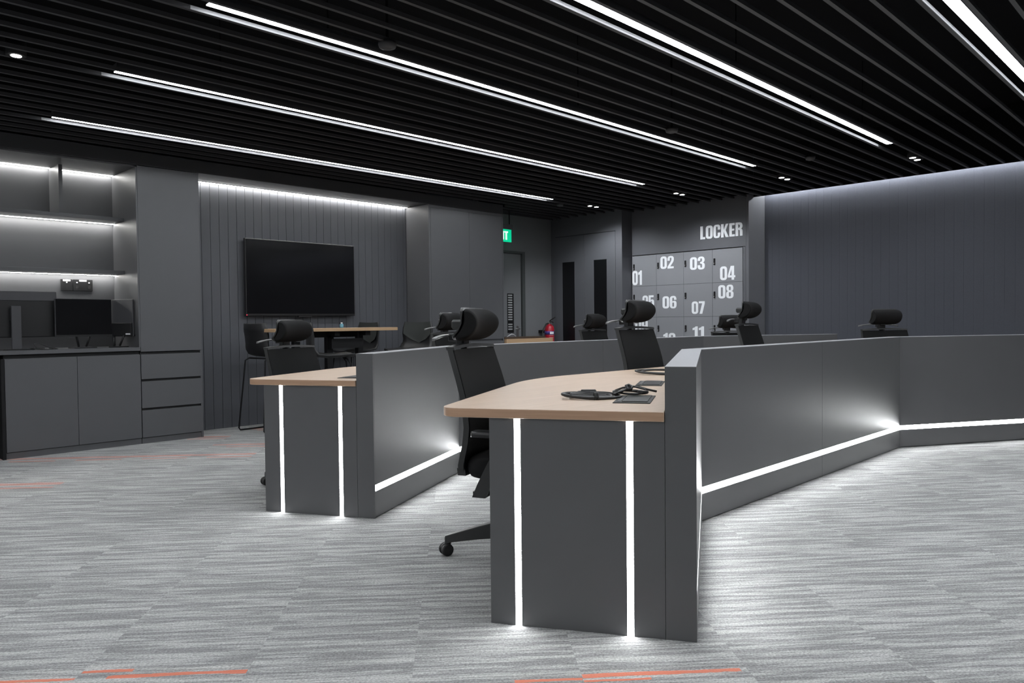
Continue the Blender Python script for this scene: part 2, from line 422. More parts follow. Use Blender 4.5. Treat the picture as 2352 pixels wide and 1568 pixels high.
for (x, y, r, lab) in ((2.444, 3.36, .045, 'small dark round detector under the slats beside the central light line'),
                       (5.156, 3.308, .045, 'small dark round detector between the two brightest light lines'),
                       (7.0, 2.98, .04, 'small dark round detector between the far ends of the light lines'),
                       (7.35, 6.40, .04, 'small dark round detector beyond the end of the thinnest light line')):
    t = thing('smoke_detector', lab, 'detector', (x, y, ZC))
    MB().lathe([(.02, ZC - .03), (r, ZC - .022), (r * 1.1, ZC - .008), (r * 1.1, ZC + .005)], x, y, 20).build('head', M['slat'], t)
    MB().lathe([(.008, ZC + .005), (.008, ZV)], x, y, 10).build('drop_pipe', M['void'], t)
# cove light
t = thing('cove_light', 'hidden strip light washing down the top of the right wall', 'strip light', (8.8, 0, 2.64))
bx(8.818, 8.858, -3.0, 4.36, 2.645, 2.66).build('channel', M['slat'], t)
bx(8.826, 8.842, -2.99, 4.355, 2.640, 2.645).build('diffuser', M['ledV'], t)

# ------------------------------------------------------------------ workstations
def workstation(label, A, segs, desk_out, hpan, led_z, end_reach, name='curved_workstation', desk_z=.752, knee=None, split=None, seed=0):
    """A: outer front corner; segs: list of (heading, length); the room side is the right of travel, desks on the left."""
    pts = [Vector(A)]
    for h, L in segs: pts.append(pts[-1] + hd(h) * L)
    n0 = Vector((-hd(segs[0][0]).y, hd(segs[0][0]).x))
    TH = .10
    def offset(o):       # polyline offset to the left by o
        out = []
        for i, p in enumerate(pts):
            if i == 0: h = segs[0][0]; n = Vector((-hd(h).y, hd(h).x)); out.append(p + n * o)
            elif i == len(pts) - 1: h = segs[-1][0]; n = Vector((-hd(h).y, hd(h).x)); out.append(p + n * o)
            else:
                n1 = Vector((-hd(segs[i - 1][0]).y, hd(segs[i - 1][0]).x)); n2 = Vector((-hd(segs[i][0]).y, hd(segs[i][0]).x))
                m = (n1 + n2).normalized(); out.append(p + m * (o / m.dot(n1)))
        return out
    t = thing(name, label, 'workstation', (A[0], A[1], 0))
    o0, oc, o1 = offset(0.0), offset(.014), offset(TH)
    def quad(P, Q, i, fa=0, fb=1):
        a0 = P[i].lerp(P[i + 1], fa); a1 = P[i].lerp(P[i + 1], fb); b1 = Q[i].lerp(Q[i + 1], fb); b0 = Q[i].lerp(Q[i + 1], fa)
        return [tuple(a0), tuple(a1), tuple(b1), tuple(b0)]
    lz0, lz1 = led_z - .017, led_z + .017
    for i in range(len(segs)):
        nsp = max(1, round(segs[i][1] / 1.55))
        for k in range(nsp):
            g = .0012 / segs[i][1]; fa, fb = k / nsp + (g if k else 0), (k + 1) / nsp - (g if k < nsp - 1 else 0)
            MB().prism(quad(o0, oc, i, fa, fb), lz1, hpan - .0).build('face_panel', M['desk'], t, bevel=.0008)
            MB().prism(quad(o0, oc, i, fa, fb), .006, lz0).build('skirting_panel', M['desk'], t, bevel=.0008)
        off_in = offset(.011)
        MB().prism(quad(offset(.003), off_in, i), lz0, lz1).build('light_strip', M['ledD'], t)
        MB().prism(quad(oc, o1, i), .0, hpan).build('partition', [M['desk']], t)
        MB().prism(quad(o0, o1, i), hpan, hpan + .002).build('partition_cap', M['cap_sheen'], t)
    # end cap post of the partition
    e = o0[0]; d0 = hd(segs[0][0])
    MB().prism([tuple(e - d0 * .012), tuple(e), tuple(e + n0 * TH), tuple(e + n0 * TH - d0 * .012)], 0, hpan + .002).build('end_post', M['desk'], t, bevel=.001)
    # end panel carrying the worktop, with two upright light strips
    et = .04; e0 = e + n0 * (TH + .001)
    ledw = .011; f0 = e - d0 * .012
    strips = [.215, .60] if end_reach > .69 else [.20, .57]
    cuts = [TH + .001]
    for s_ in strips: cuts += [s_ - ledw, s_ + ledw]
    cuts.append(end_reach)
    zt = desk_z - .032
    for a_, b_ in zip(cuts[::2], cuts[1::2]):
        MB().prism([tuple(f0 + n0 * a_), tuple(f0 + n0 * b_), tuple(f0 + n0 * b_ + d0 * .018), tuple(f0 + n0 * a_ + d0 * .018)], 0, zt).build('end_panel', M['desk'], t, bevel=.0008)
    g0 = f0 + d0 * .018
    MB().prism([tuple(g0 + n0 * cuts[0]), tuple(g0 + n0 * end_reach), tuple(g0 + n0 * end_reach + d0 * .03), tuple(g0 + n0 * cuts[0] + d0 * .03)], 0, zt).build('end_panel_back', M['desk'], t)
    for s_ in strips:
        MB().prism([tuple(f0 + n0 * (s_ - ledw) + d0 * .003), tuple(f0 + n0 * (s_ + ledw) + d0 * .003), tuple(f0 + n0 * (s_ + ledw) + d0 * .018), tuple(f0 + n0 * (s_ - ledw) + d0 * .018)], .0, zt).build('light_strip', M['ledD'], t)
    # further supports under the worktop at each joint
    for i in range(1, len(pts)):
        p = offset(TH + .002)[i]; q = offset(.6)[i]
        MB().strip(tuple(p), tuple(q), .03, 0, zt).build('support_panel', M['desk'], t)
    # worktops: one per bay, mitred at the joints
    ins = offset(TH + .002)
    outs = []
    offs = desk_out
    for i, p in enumerate(pts):
        if i == 0: outs.append(p + n0 * offs[0])
        elif i == len(pts) - 1:
            n = Vector((-hd(segs[-1][0]).y, hd(segs[-1][0]).x)); outs.append(p + n * offs[-1])
        else:
            h1, h2 = hd(segs[i - 1][0]), hd(segs[i][0]); n1 = Vector((-h1.y, h1.x)); n2 = Vector((-h2.y, h2.x))
            P = p + n1 * offs[i - 1]; Q = p + n2 * offs[i]
            den = h1.x * h2.y - h1.y * h2.x; s_ = ((Q.x - P.x) * h2.y - (Q.y - P.y) * h2.x) / den
            outs.append(P + h1 * s_)
    f = -d0 * .022
    for i in range(len(segs)):
        if i == 0:
            c = outs[0] + f; r = .075; poly = [tuple(ins[0] + f)]
            poly += [tuple(ins[1]), tuple(outs[1])]
            cc = c + d0 * r - n0 * r
            for k in range(0, 9):
                a_ = PI / 2 * k / 8; poly.append(tuple(cc + n0 * (r * math.cos(a_)) - d0 * (r * math.sin(a_))))
        else: poly = [tuple(ins[i]), tuple(ins[i + 1]), tuple(outs[i + 1]), tuple(outs[i])]
        def ease(k):     # quadratic easing of the outer corner k, split at its middle
            a_ = outs[k] - hd(segs[k - 1][0]) * .32; b_ = outs[k] + hd(segs[k][0]) * .32; c_ = outs[k]
            return [a_ * (1 - q) ** 2 + c_ * 2 * q * (1 - q) + b_ * q * q for q in [j_ / 12 for j_ in range(13)]]
        if i + 1 < len(segs):
            E_ = [tuple(p_) for p_ in ease(i + 1)[:7]]; k_ = poly.index(tuple(outs[i + 1])); poly[k_:k_ + 1] = E_[::-1]
        if i > 0:
            E_ = [tuple(p_) for p_ in ease(i)[6:]]; k_ = poly.index(tuple(outs[i])); poly[k_:k_ + 1] = E_[::-1]
        MB().prism(poly, desk_z - .032, desk_z, side_mat=1).build('worktop', [M['wood'], M['woodedge']], t, bevel=.0015)
    return t, pts, n0, d0

A1 = (2.140, 1.285)
ws1, P1, n1, d1 = workstation('nearest curved workstation with pale beech top and lit charcoal end panel',
    A1, [(30, 1.5), (0, 3.06), (-30, 2.1)], [.885, .685, .685], .898, .163, .70)
A2 = (2.321, 3.356)
ws2, P2, n2, d2 = workstation('curved workstation behind the nearest one, its lit end panel further left',
    A2, [(28, 1.27), (0, 3.28), (-30, 1.59)], [.80, .66, .66], .888, .163, .68, desk_z=.745)
def L1(a_, p, z=0): v = Vector(A1) + d1 * a_ + n1 * p; return (v.x, v.y, z)
def L2(a_, p, z=0): v = Vector(A2) + d2 * a_ + n2 * p; return (v.x, v.y, z)

def power_box(t, Lf, a0, a1, p0, p1, z):
    q = lambda a_, p: Lf(a_, p)[:2]
    MB().prism([q(a0, p0), q(a1, p0), q(a1, p1), q(a0, p1)], z, z + .003).build('power_box', M['rubber'], t, bevel=.0006)
    lid = MB().prism([q(a0 + .03, p0 + .012), q(a1 - .012, p0 + .012), q(a1 - .012, p1 - .03), q(a0 + .03, p1 - .03)], z + .0031, z + .0055)
    lid.build('power_box_lid', M['cable'], t, bevel=.0006)
    MB().prism([q(a0 + .035, p1 - .026), q(a1 - .02, p1 - .026), q(a1 - .02, p1 - .012), q(a0 + .035, p1 - .012)], z + .0031, z + .0045).build('cable_slot', M['monback'], t)
power_box(ws1, L1, .22, .50, .165, .30, .752)
power_box(ws1, L1, .97, 1.23, .17, .29, .752)
power_box(ws2, L2, .12, .38, .165, .29, .745)

# ------------------------------------------------------------------ cabinets along the left wall
G = .0015
LAM = M['laminate']
t = thing('base_cabinet', 'low dark grey two-door cabinet under the worktop with monitors', 'cabinet', (1.36, YF, 0))
bx(1.36, 2.379, YF + .02, YN, .0, .80).build('body', LAM, t)
bx(1.36, 2.379, YF + .012, YF + .02, .0, .05).build('plinth', LAM, t)
bx(1.362, 1.877 - G, YF, YF + .018, .055, .798).build('door', LAM, t, bevel=.0008)
bx(1.877 + G, 2.379, YF, YF + .018, .055, .798).build('door', LAM, t, bevel=.0008)
bx(1.335, 1.358, YF - .005, YN, 0, .80).build('side_panel', M['black'], t)
bx(1.36, 2.379, YF + .03, YN, .80, .832).build('finger_gap', M['darkgap'], t)
t = thing('worktop', 'dark grey built-in worktop carrying the monitors', 'worktop', (1.3, YF, .832))
bx(-2.0, 2.381, YF - .004, YN, .832, .863).build('slab', LAM, t, bevel=.001)
struct(bx(-2.0, 1.33, YN - .02, YN, 0, .83).build('trim_5', M['black']))
t = thing('base_cabinet', 'low dark grey cabinet left of the knee space, outside the picture', 'cabinet', (-.6, YF, 0))
bx(-2.0, .2, YF + .02, YN - .02, 0, .83).build('body', LAM, t)
for k in range(4): bx(-2.0 + k * .55 + G, -1.45 + k * .55 - G, YF, YF + .018, .055, .80).build('door', LAM, t, bevel=.0008)
t = thing('drawer_unit', 'dark grey unit of three wide drawers under the tall cabinet', 'drawer unit', (2.385, YF, 0))
bx(2.384, 2.929, YF + .02, YN - .05, 0, .815).build('body', M['darkgap'], t)
bx(2.384, 2.929, YF + .012, YF + .0195, 0, .05).build('plinth', LAM, t)
for z0, z1 in ((.055, .298), (.318, .556), (.577, .797)):
    bx(2.386, 2.928, YF, YF + .019, z0, z1).build('drawer', LAM, t, bevel=.0008)
bx(2.911, 2.929, YF + .001, YN - .05, .0, .815).build('side_panel', LAM, t)
t = thing('tall_cabinet', 'tall dark grey cabinet door above the drawers, left of the television', 'cabinet', (2.385, YF, .82))
bx(2.386, 2.929, YF + .02, YN - .05, .82, ZS - .003).build('body', LAM, t)
bx(2.386, 2.928, YF, YF + .018, .822, ZS - .005).build('door', LAM, t, bevel=.0008)
t = thing('tall_cabinet', 'pair of tall dark grey cabinet doors right of the television alcove', 'cabinet', (5.7, YF, 0))
bx(5.672, 6.90, YF + .02, YA, .0, ZS - .003).build('body', LAM, t)
bx(6.90, 6.92, YF, YA, .0, ZS - .003).build('side_panel', LAM, t)
bx(5.672, 5.70, YF, YF + .0195, .0, ZS - .003).build('side_panel', LAM, t)
for x0, x1 in ((5.703, 6.318), (6.321, 6.898)):
    bx(x0, x1, YF, YF + .018, .835, ZS - .04).build('door', LAM, t, bevel=.0008)
    bx(x0, x1, YF, YF + .018, .06, .812).build('door', LAM, t, bevel=.0008)
bx(5.70, 6.90, YF + .004, YF + .0195, ZS - .038, ZS - .004).build('top_rail', LAM, t)
bx(5.70, 6.90, YF + .004, YF + .0195, .0, .055).build('plinth', LAM, t)
# lit shelf niche
t = thing('wall_shelving', 'built-in dark grey open shelves with light strips above the monitors', 'shelving', (1.3, YN, .87))
bx(-2.0, 2.384, YN - .015, YN, .864, ZS - .02).build('back_panel', LAM, t)
bx(2.372, 2.3845, YF + .001, YN - .016, .864, ZS - .02).build('side_panel', LAM, t)
bx(-2.0, 2.384, YF + .031, YN - .0, ZS - .018, ZS - .001).build('top_panel', LAM, t)
for z in (2.005, 1.525):
    sh = bx(-2.0, 2.371, 7.34, YN - .016, z, z + .032).build('shelf', LAM, t, bevel=.001)
    bx(-2.0, 2.371, 7.582, 7.618, z - .0015, z).build('light_strip', M['ledS'], sh)
bx(1.855, 1.885, 7.345, YN - .016, 2.038, ZS - .02).build('divider', LAM, t)
for x0, x1 in ((-2.0, 1.853), (1.887, 2.371)):
    bx(x0, x1, 7.595, 7.631, ZS - .0202, ZS - .0185).build('light_strip', M['ledS'], t)
# alcove light strip
t = thing('alcove_light', 'pale strip light along the top of the boarded television wall', 'strip light', (3, YW, ZS))
bx(2.96, 5.66, YW - .050, YW - .006, ZS - .004, ZS - .0005).build('channel', M['laminate'], t)
bx(2.962, 5.658, YW - .046, YW - .010, ZS - .0055, ZS - .004).build('diffuser', M['ledS'], t)
# sockets on the niche wall
for x0, x1, lab in ((1.925, 2.020, 'small black socket plate with white label on the niche wall, the left one'), (2.025, 2.185, 'wide black double socket plate with white label on the niche wall')):
    t = thing('wall_socket', lab, 'socket', (x0, YN, 1.42))
    bx(x0, x1, YN - .026, YN - .015, 1.378, 1.482).build('plate', M['bezel'], t, bevel=.002)
    xm = (x0 + x1) / 2
    bx(xm - .03, xm + .03, YN - .0275, YN - .026, 1.464, 1.478).build('label', M['label'], t)
    for xx in ([xm] if x1 - x0 < .12 else [x0 + .03, x1 - .03]):
        bx(xx - .005, xx + .005, YN - .031, YN - .026, 1.448, 1.458).build('rocker', M['label'], t)
        bx(xx - .012, xx + .012, YN - .0275, YN - .026, 1.398, 1.425).build('outlet', M['darkgap'], t)

# ------------------------------------------------------------------ monitors on the worktop
def monitor(lab, loc, rz, W, H, zc, kind):
    """local: screen faces -Y, centre of panel at zc above the worktop"""
    t = thing('monitor', lab, 'monitor', loc, rz)
    m = MB(); m.box(-W / 2, W / 2, -.008, .012, zc - H / 2, zc + H / 2); m.build('housing', M['monback'], t, bevel=.003, local=True)
    bx(-W / 2 + .004, W / 2 - .004, -.010, -.008, zc - H / 2 + .018, zc + H / 2 - .004).build('screen', M['screen'], t, local=True)
    bx(-W / 2 + .0, W / 2 - .0, -.011, -.0082, zc - H / 2, zc - H / 2 + .017).build('chin', M['bezel'], t, local=True)
    if kind == 'column':
        bx(-.04, .04, .012, .05, zc - .05, zc + .05).build('mount', M['bezel'], t, local=True)
        bx(-.035, .035, .05, .075, .006, zc + .07).build('column', M['monback'], t, bevel=.003, local=True)
        bx(-.11, .11, -.04, .14, 0, .007).build('foot', M['bezel'], t, bevel=.002, local=True)
        bx(-W / 2 + .004, W / 2 - .004, .012, .024, zc - H / 2 + .004, zc + H / 2 - .075).build('rear_cover', M['bezel'], t, bevel=.003, local=True)
    else:
        for s_ in (-1, 1):
            MB().tube([(s_ * .06, .02, zc - H / 2 + .02), (s_ * .03, .045, .012)], .009, 6).build('leg', M['bezel'], t, local=True)
        fw_ = min(.12, W * .2)
        bx(-fw_, fw_, -.03, min(.13, fw_ + .02), 0, .008).build('foot', M['bezel'], t, bevel=.002, local=True)
        bx(-W / 2 + .004, W / 2 - .004, .012, .03, zc - H / 2 + .004, zc - .045).build('rear_cover', M['bezel'], t, bevel=.003, local=True)
    return t
ZT = .863
monitor('black monitor turned to the wall with a broad column stand, left-most on the worktop', (1.50, 7.33, ZT), PI, .62, .385, .295, 'column')
monitor('black monitor with its dark screen facing out and two thin legs, middle of the worktop', (2.005, 7.27, ZT), .10, .46, .33, .265, 'legs')
m3 = monitor('black monitor angled against the niche side with a small white sticker, right-most on the worktop', (2.292, 7.24, ZT), math.radians(-62 + 180), .30, .33, .262, 'legs')
bx(-.135, -.085, .0305, .0315, .262 - .150, .262 - .138).build('sticker', M['label'], m3, local=True)

# ------------------------------------------------------------------ cables
def coil(name, lab, cat, c, z, rx, ry, ang, loops, r=.0045, extra=(), group=None, mt='cable'):
    t = thing(name, lab, cat, (c[0], c[1], z), ang, group)
    rnd = random.Random(lab)
    mb = MB(); pts = []
    N = 26 * loops
    for k in range(N):
        a_ = 2 * PI * k / 26; lp = k / 26
        ax = rx * (1 - .10 * math.sin(lp * 2.3)) ; ay = ry * (1 - .22 * math.cos(lp * 1.9))
        pts.append((ax * math.cos(a_) + .012 * math.sin(lp * 4), ay * math.sin(a_) + .012 * math.cos(lp * 3), r + .0085 * (0.5 + .5 * math.sin(lp * 2.7 + a_ * .5)) * (1 + .5 * (loops > 2))))
    mb.tube(pts, r, 7); mb.build('cable_loop', M[mt], t, local=True)
    return t
def tail(t, pts, r=.0035, name='cable_end', mt='cable'):
    MB().tube(pts, r, 7).build(name, M[mt], t, local=True)
zt = .752; IH = math.radians(-45)
t = coil('cable_coil', 'large tied coil of black cable on the near beech worktop', 'cable', (2.262, 1.822), zt, .098, .052, IH, 4, .0058)
mb = MB()
for k in range(3): mb.tube([(.01 + .006 * k, -.05 + .02 * math.cos(a_), .012 + .015 * math.sin(a_)) for a_ in [2 * PI * j / 12 for j in range(12)]], .0022, 6, closed=True)
mb.build('cable_tie', M['rubber'], t, local=True)
bx(-.03, .03, .062, .085, .016, .028).build('plug', M['rubber'], t, bevel=.003, local=True)
tail(t, [(-.06, .07, .012), (-.04, .073, .02), (-.02, .074, .022)])
t = coil('cable_coil', 'small knotted bundle of black cable lying over the near power box', 'cable', (2.435, 1.765), zt + .007, .058, .03, IH, 2, .004)
tail(t, [(-.085, -.055, .002), (-.05, -.04, .012), (-.02, -.01, .02), (.01, .01, .03), (.04, .015, .028), (.075, .0, .018), (.105, -.02, .012)], .0045)
tail(t, [(-.1, -.06, .002), (-.06, -.055, .01), (-.03, -.03, .016), (0, 0, .026)], .0045)
tail(t, [(-.05, .04, .012), (-.02, .03, .024), (.02, .01, .03), (.06, -.01, .02), (.07, -.03, .012), (.03, -.03, .014)], .004)
MB().tube([(-.008, -.012, .022), (-.012, 0, .034), (0, .012, .036), (.012, .004, .03), (.006, -.012, .02)], .006, 7, closed=True).build('knot', M['cable'], t, local=True)
t = coil('cable_coil', 'long flat coil of black cable at the far side of the near worktop', 'cable', (3.56, 2.36), zt, .13, .10, IH, 3, .0055)
bx(.075, .10, -.125, -.09, .0, .014).build('plug', M['label'], t, local=True)
c = L2(.62, .20)
t = coil('cable_coil', 'little bundle of black cable beside the partition on the second worktop', 'cable', c, .745, .07, .06, .4, 4, .0045)
t = coil('cable_coil', 'tangle of thin black cable between monitors on the dark worktop', 'cable', (1.66, 7.13), ZT, .09, .04, .1, 3, .003)
tail(t, [(-.05, 0, .01), (-.06, .03, .05), (-.02, .04, .055), (.04, .02, .02), (.09, 0, .006)], .0025)
bx(.0, .03, -.03, -.015, .004, .014).build('plug', M['steel'], t, local=True)

# ------------------------------------------------------------------ television
ty = 7.385
t = thing('television', 'large black flat television hung on the boarded wall', 'television', (4.2, ty, 1.15))
tx0, tx1, tz0, tz1 = 3.545, 4.862, 1.145, 1.948
bx(tx0, tx1, ty, ty + .035, tz0, tz1).build('housing', M['bezel'], t, bevel=.003)
bx(tx0 + .01, tx1 - .01, ty - .002, ty, tz0 + .022, tz1 - .01).build('screen', M['screen'], t)
bx(3.9, 4.5, ty + .035, YW, 1.3, 1.75).build('wall_bracket', M['black'], t)
bx(tx0 + .002, tx0 + .012, ty - .004, ty - .001, tz0 + .004, tz0 + .014).build('standby_light', M['redled'], t)
bx(4.14, 4.30, ty - .004, ty + .02, tz0 - .014, tz0).build('sensor_bar', M['bezel'], t)

# ------------------------------------------------------------------ high table and stools
t = thing('high_table', 'bar-height table with beech top and black legs in front of the television', 'table', (4.1, 6.85, 0))
bx(3.42, 4.84, 6.54, 6.98, .978, 1.010).build('tabletop', [M['wood2']], t, bevel=.002)
for x in (3.76, 4.13, 4.50):
    bx(x - .033, x + .033, 6.74, 6.80, .02, .93).build('leg', M['black'], t, bevel=.002)
    bx(x - .035, x + .035, 6.58, 6.95, .0, .02).build('foot', M['black'], t)
    bx(x - .03, x + .03, 6.60, 6.92, .93, .978).build('bracket', M['black'], t)
bx(3.78, 4.48, 6.745, 6.795, .915, .975).build('crossbeam', M['black'], t)
bx(4.10, 4.48, 6.66, 6.73, .80, .90).build('cable_tray', M['black'], t)
bx(4.12, 4.14, 6.68, 6.70, .90, .978).build('tray_hanger', M['black'], t)
bx(4.42, 4.44, 6.68, 6.70, .90, .978).build('tray_hanger', M['black'], t)
t = thing('bottle', 'tiny clear blue-capped bottle on the high table', 'bottle', (4.36, 6.88, 1.01))
MB().lathe([(.018, 1.010), (.02, 1.02), (.02, 1.045), (.009, 1.055)], 4.36, 6.88, 14).build('body', mat('bottle_blue', (.12, .3, .4), .2), t)
MB().lathe([(.010, 1.055), (.010, 1.067)], 4.36, 6.88, 12).build('cap', M['label'], t)

def make_stool(lab):
    t = thing('bar_stool', lab, 'stool', group='black bar stools around the high table')
    prof = [(-.235, 1.06, .185), (-.225, .99, .205), (-.215, .93, .205), (-.215, .87, .195), (-.21, .82, .20), (-.185, .775, .215), (-.13, .745, .225), (-.03, .733, .225), (.08, .735, .22), (.17, .742, .205), (.215, .735, .17)]
    def ring(off, sc=1.0):
        R = []
        for i, (x, z, hw) in enumerate(prof):
            a_ = prof[max(i - 1, 0)]; b_ = prof[min(i + 1, len(prof) - 1)]
            tx, tz = b_[0] - a_[0], b_[1] - a_[1]; L = math.hypot(tx, tz); nx, nz = -tz / L, tx / L   # towards the sitter / upwards
            if nz < 0 and nx < 0: nx, nz = -nx, -nz
            row = []
            for j in range(9):
                u = -1 + j / 4; cup = .045 * u * u * (1 if z > .76 else .5)
                row.append((x + nx * (off + cup), u * hw * sc, z + nz * (off + cup)))
            R.append(row)
        return R
    fr, bk = ring(.012), ring(-.006)
    rings = [f_ + b_[::-1] for f_, b_ in zip(fr, bk)]
    MB().loft(rings).build('seat_shell', M['stoolshell'], t, local=True)
    # front upholstery with pointed lower edge
    g = ring(.015, .93); mb = MB(); b = 0; mb.smooth = True
    rows = g[0:5]
    for i, row in enumerate(rows):
        k = 1.0 if i < 3 else (.62 if i == 3 else .12)
        mb.v += [(p[0] - .045 * ((1 - k * k) * (p[1] / .2) ** 2), p[1] * k, p[2]) for p in row]
    for i in range(len(rows) - 1):
        for j in range(8): mb.face([i * 9 + j, i * 9 + j + 1, (i + 1) * 9 + j + 1, (i + 1) * 9 + j])
    mb.build('back_pad', M['padfabric'], t, local=True)
    for s_ in (-1, 1):
        y0, y1 = s_ * .16, s_ * .225
        MB().tube([(.14, y0, .725), (.17, y0 * 1.1, .68), (.24, y1, .03), (.225, y1, .009), (-.23, y1, .009), (-.245, y1, .03), (-.19, y0 * 1.1, .70), (-.15, y0, .725)], .008, 8).build('leg_frame', M['black'], t, local=True)
    MB().tube([(.215, -.205, .27), (.215, .205, .27)], .008, 8).build('footrest', M['black'], t, local=True)
    MB().tube([(-.15, -.16, .722), (-.15, .16, .722)], .008, 8).build('seat_rail', M['black'], t, local=True)
    MB().tube([(.14, -.16, .722), (.14, .16, .722)], .008, 8).build('seat_rail', M['black'], t, local=True)
    return t
st = make_stool('black bar stool with its back to the camera, left of the high table')
st.location = (3.60, 6.95, 0); st.rotation_euler = (0, 0, math.radians(5))
dup(st, (3.835, 6.26, 0), math.radians(-26), 'black bar stool mostly hidden behind a task chair, seat edge showing under the table')
dup(st, (4.74, 7.20, 0), math.radians(180), 'upholstered black bar stool tucked under the right end of the high table')
dup(st, (5.12, 6.72, 0), math.radians(196), 'upholstered black bar stool standing clear, right of the high table')

# ------------------------------------------------------------------ task chairs
def make_chair(lab):
    t = thing('task_chair', lab, 'chair', group='black mesh task chairs at the workstations')
    # base: five legs and their casters
    for k in range(5):
        a_ = 2 * PI * k / 5
        def P(r, s_, z): return (r * math.cos(a_) - s_ * math.sin(a_), r * math.sin(a_) + s_ * math.cos(a_), z)
        rings = []
        for r, hw, z0, z1 in ((.03, .032, .085, .172), (.12, .028, .080, .155), (.22, .026, .074, .130), (.335, .024, .062, .098), (.368, .020, .050, .088)):
            rings.append([P(r, -hw, z0), P(r, hw, z0), P(r, hw * .7, z1), P(r, -hw * .7, z1)])
        lg = MB(); lg.loft(rings); lg.sm = [False] * len(lg.sm); lg = lg.build('base_leg', M['chairgrey'], t, bevel=.003, local=True)
        cs = MB(); c0 = P(.352, 0, 0)
        cs.tube([(c0[0], c0[1], .045), (c0[0], c0[1], .075)], .011, 8)
        wv = Vector((-math.sin(a_ + .5), math.cos(a_ + .5), 0))
        cc = Vector((c0[0], c0[1], .0275)) + Vector((math.cos(a_ + .5), math.sin(a_ + .5), 0)) * .012
        for s_ in (-1, 1):
            cs.tube([cc + wv * (s_ * .006), cc + wv * (s_ * .022), cc + wv * (s_ * .026)], [.0275, .0275, .022], 16)
        cs.tube([cc + wv * -.006 + Vector((0, 0, .003)), cc + wv * .006 + Vector((0, 0, .003))], .026, 14)
        cs.build('caster', M['rubber'], lg, local=True)
    MB().lathe([(.042, .082), (.044, .165), (.03, .18)], k=16).build('hub', M['chairgrey'], t, local=True)
    MB().lathe([(.026, .17), (.026, .24), (.016, .242), (.016, .38)], k=16).build('gas_lift', M['chairblack'], t, local=True)
    up_ = []
    bx(-.12, .10, -.085, .085, .335, .385).build('mechanism', M['chairblack'], t, bevel=.015, seg=2, local=True)
    # seat
    rings = []
    for z, sc in ((.385, .80), (.40, .95), (.425, 1.0), (.455, 1.0), (.474, .95), (.482, .80)):
        R = []
        for j in range(28):
            a_ = 2 * PI * j / 28; ca, sa = math.cos(a_), math.sin(a_)
            x = .245 * math.copysign(abs(ca) ** .5, ca); y = .245 * math.copysign(abs(sa) ** .5, sa)
            dz = -.018 * max(0, x / .245) ** 3
            R.append((x * sc + .02, y * sc * (1 - .06 * (x > 0) * x / .245), z + dz))
        rings.append(R)
    MB().loft(rings).build('seat', M['fabric'], t, local=True)
    # backrest
    bp = [(.955, -.276), (.90, -.259), (.83, -.236), (.76, -.216), (.69, -.203), (.62, -.197), (.56, -.203), (.50, -.218), (.45, -.238), (.41, -.243)]
    def bx_(z):
        for (z1, x1), (z0, x0) in zip(bp[:-1], bp[1:]):
            if z0 <= z <= z1: f = (z - z0) / (z1 - z0); return x0 + (x1 - x0) * f
        return bp[0][1] if z > bp[0][0] else bp[-1][1]
    def hw(z): return .222 + .012 * math.sin((z - .41) / .545 * PI) - .03 * max(0, (.5 - z) / .09)
    NZ = 14; mb = MB(); mb.smooth = True
    for i in range(NZ + 1):
        z = .425 + (.953 - .425) * i / NZ
        for j in range(13):
            u = -1 + j / 6; mb.v.append((bx_(z) + .020 * u * u + .012, u * (hw(z) + .006), z))
    for i in range(NZ):
        for j in range(12): mb.face([i * 13 + j, i * 13 + j + 1, (i + 1) * 13 + j + 1, (i + 1) * 13 + j])
    mb.build('backrest_mesh', M['mesh'], t, local=True)
    def rail(pts, wx, wy, name='backrest_frame', m='chairgrey'):
        rings = []
        for i, (x, y, z) in enumerate(pts):
            rings.append([(x - wx, y - wy, z), (x + wx, y - wy, z), (x + wx, y + wy, z), (x - wx, y + wy, z)])
        mb = MB(); mb.loft(rings); mb.sm = [False] * len(mb.sm); return mb
    fr = MB()
    for s_ in (-1, 1):
        pts = [(bx_(z) + .016, s_ * hw(z), z) for z in [.415 + .54 * i / 16 for i in range(17)]]
        r_ = rail(pts, .013, .0085); o_ = len(fr.v); fr.v += r_.v; fr.f += [[q + o_ for q in f_] for f_ in r_.f]; fr.m += r_.m; fr.sm += r_.sm
    for zz, th, bulge in ((.958, .007, .010), (.418, .016, -.01)):
        rings = []
        for j in range(13):
            u = -1 + j / 6; y = u * (hw(zz) + .008); x = bx_(zz) + .018 * u * u + .0; zc_ = zz + bulge * (1 - u * u)
            rings.append([(x - .018, y, zc_ - th), (x + .02, y, zc_ - th), (x + .016, y, zc_ + th), (x - .022, y, zc_ + th)])
        o_ = len(fr.v); k_ = MB(); k_.loft(rings); k_.sm = [False] * len(k_.sm); fr.v += k_.v; fr.f += [[q + o_ for q in f_] for f_ in k_.f]; fr.m += k_.m; fr.sm += k_.sm
    fr.build('backrest_frame', M['chairgrey'], t, local=True)
    sp = MB(); sp.tube([(-.10, 0, .36), (-.21, 0, .37), (-.268, 0, .43), (-.252, 0, .56), (-.237, 0, .68), (-.25, 0, .80), (-.285, 0, .92), (-.305, 0, .965)], [.03, .03, .028, .026, .026, .026, .024, .022], 10, flat=.6)
    sp.build('back_spine', M['chairblack'], t, local=True)
    # headrest
    nk = MB(); nk.box(-.325, -.285, -.035, .035, .955, 1.02); nk.box(-.30, -.262, -.022, .022, 1.0, 1.075)
    nk.build('headrest_bracket', M['chairblack'], t, bevel=.006, local=True)
    prof = [(-.290, .992), (-.262, .985), (-.222, 1.005), (-.195, 1.05), (-.190, 1.095), (-.202, 1.135), (-.232, 1.160), (-.252, 1.158), (-.248, 1.12), (-.250, 1.08), (-.265, 1.04), (-.285, 1.012)]
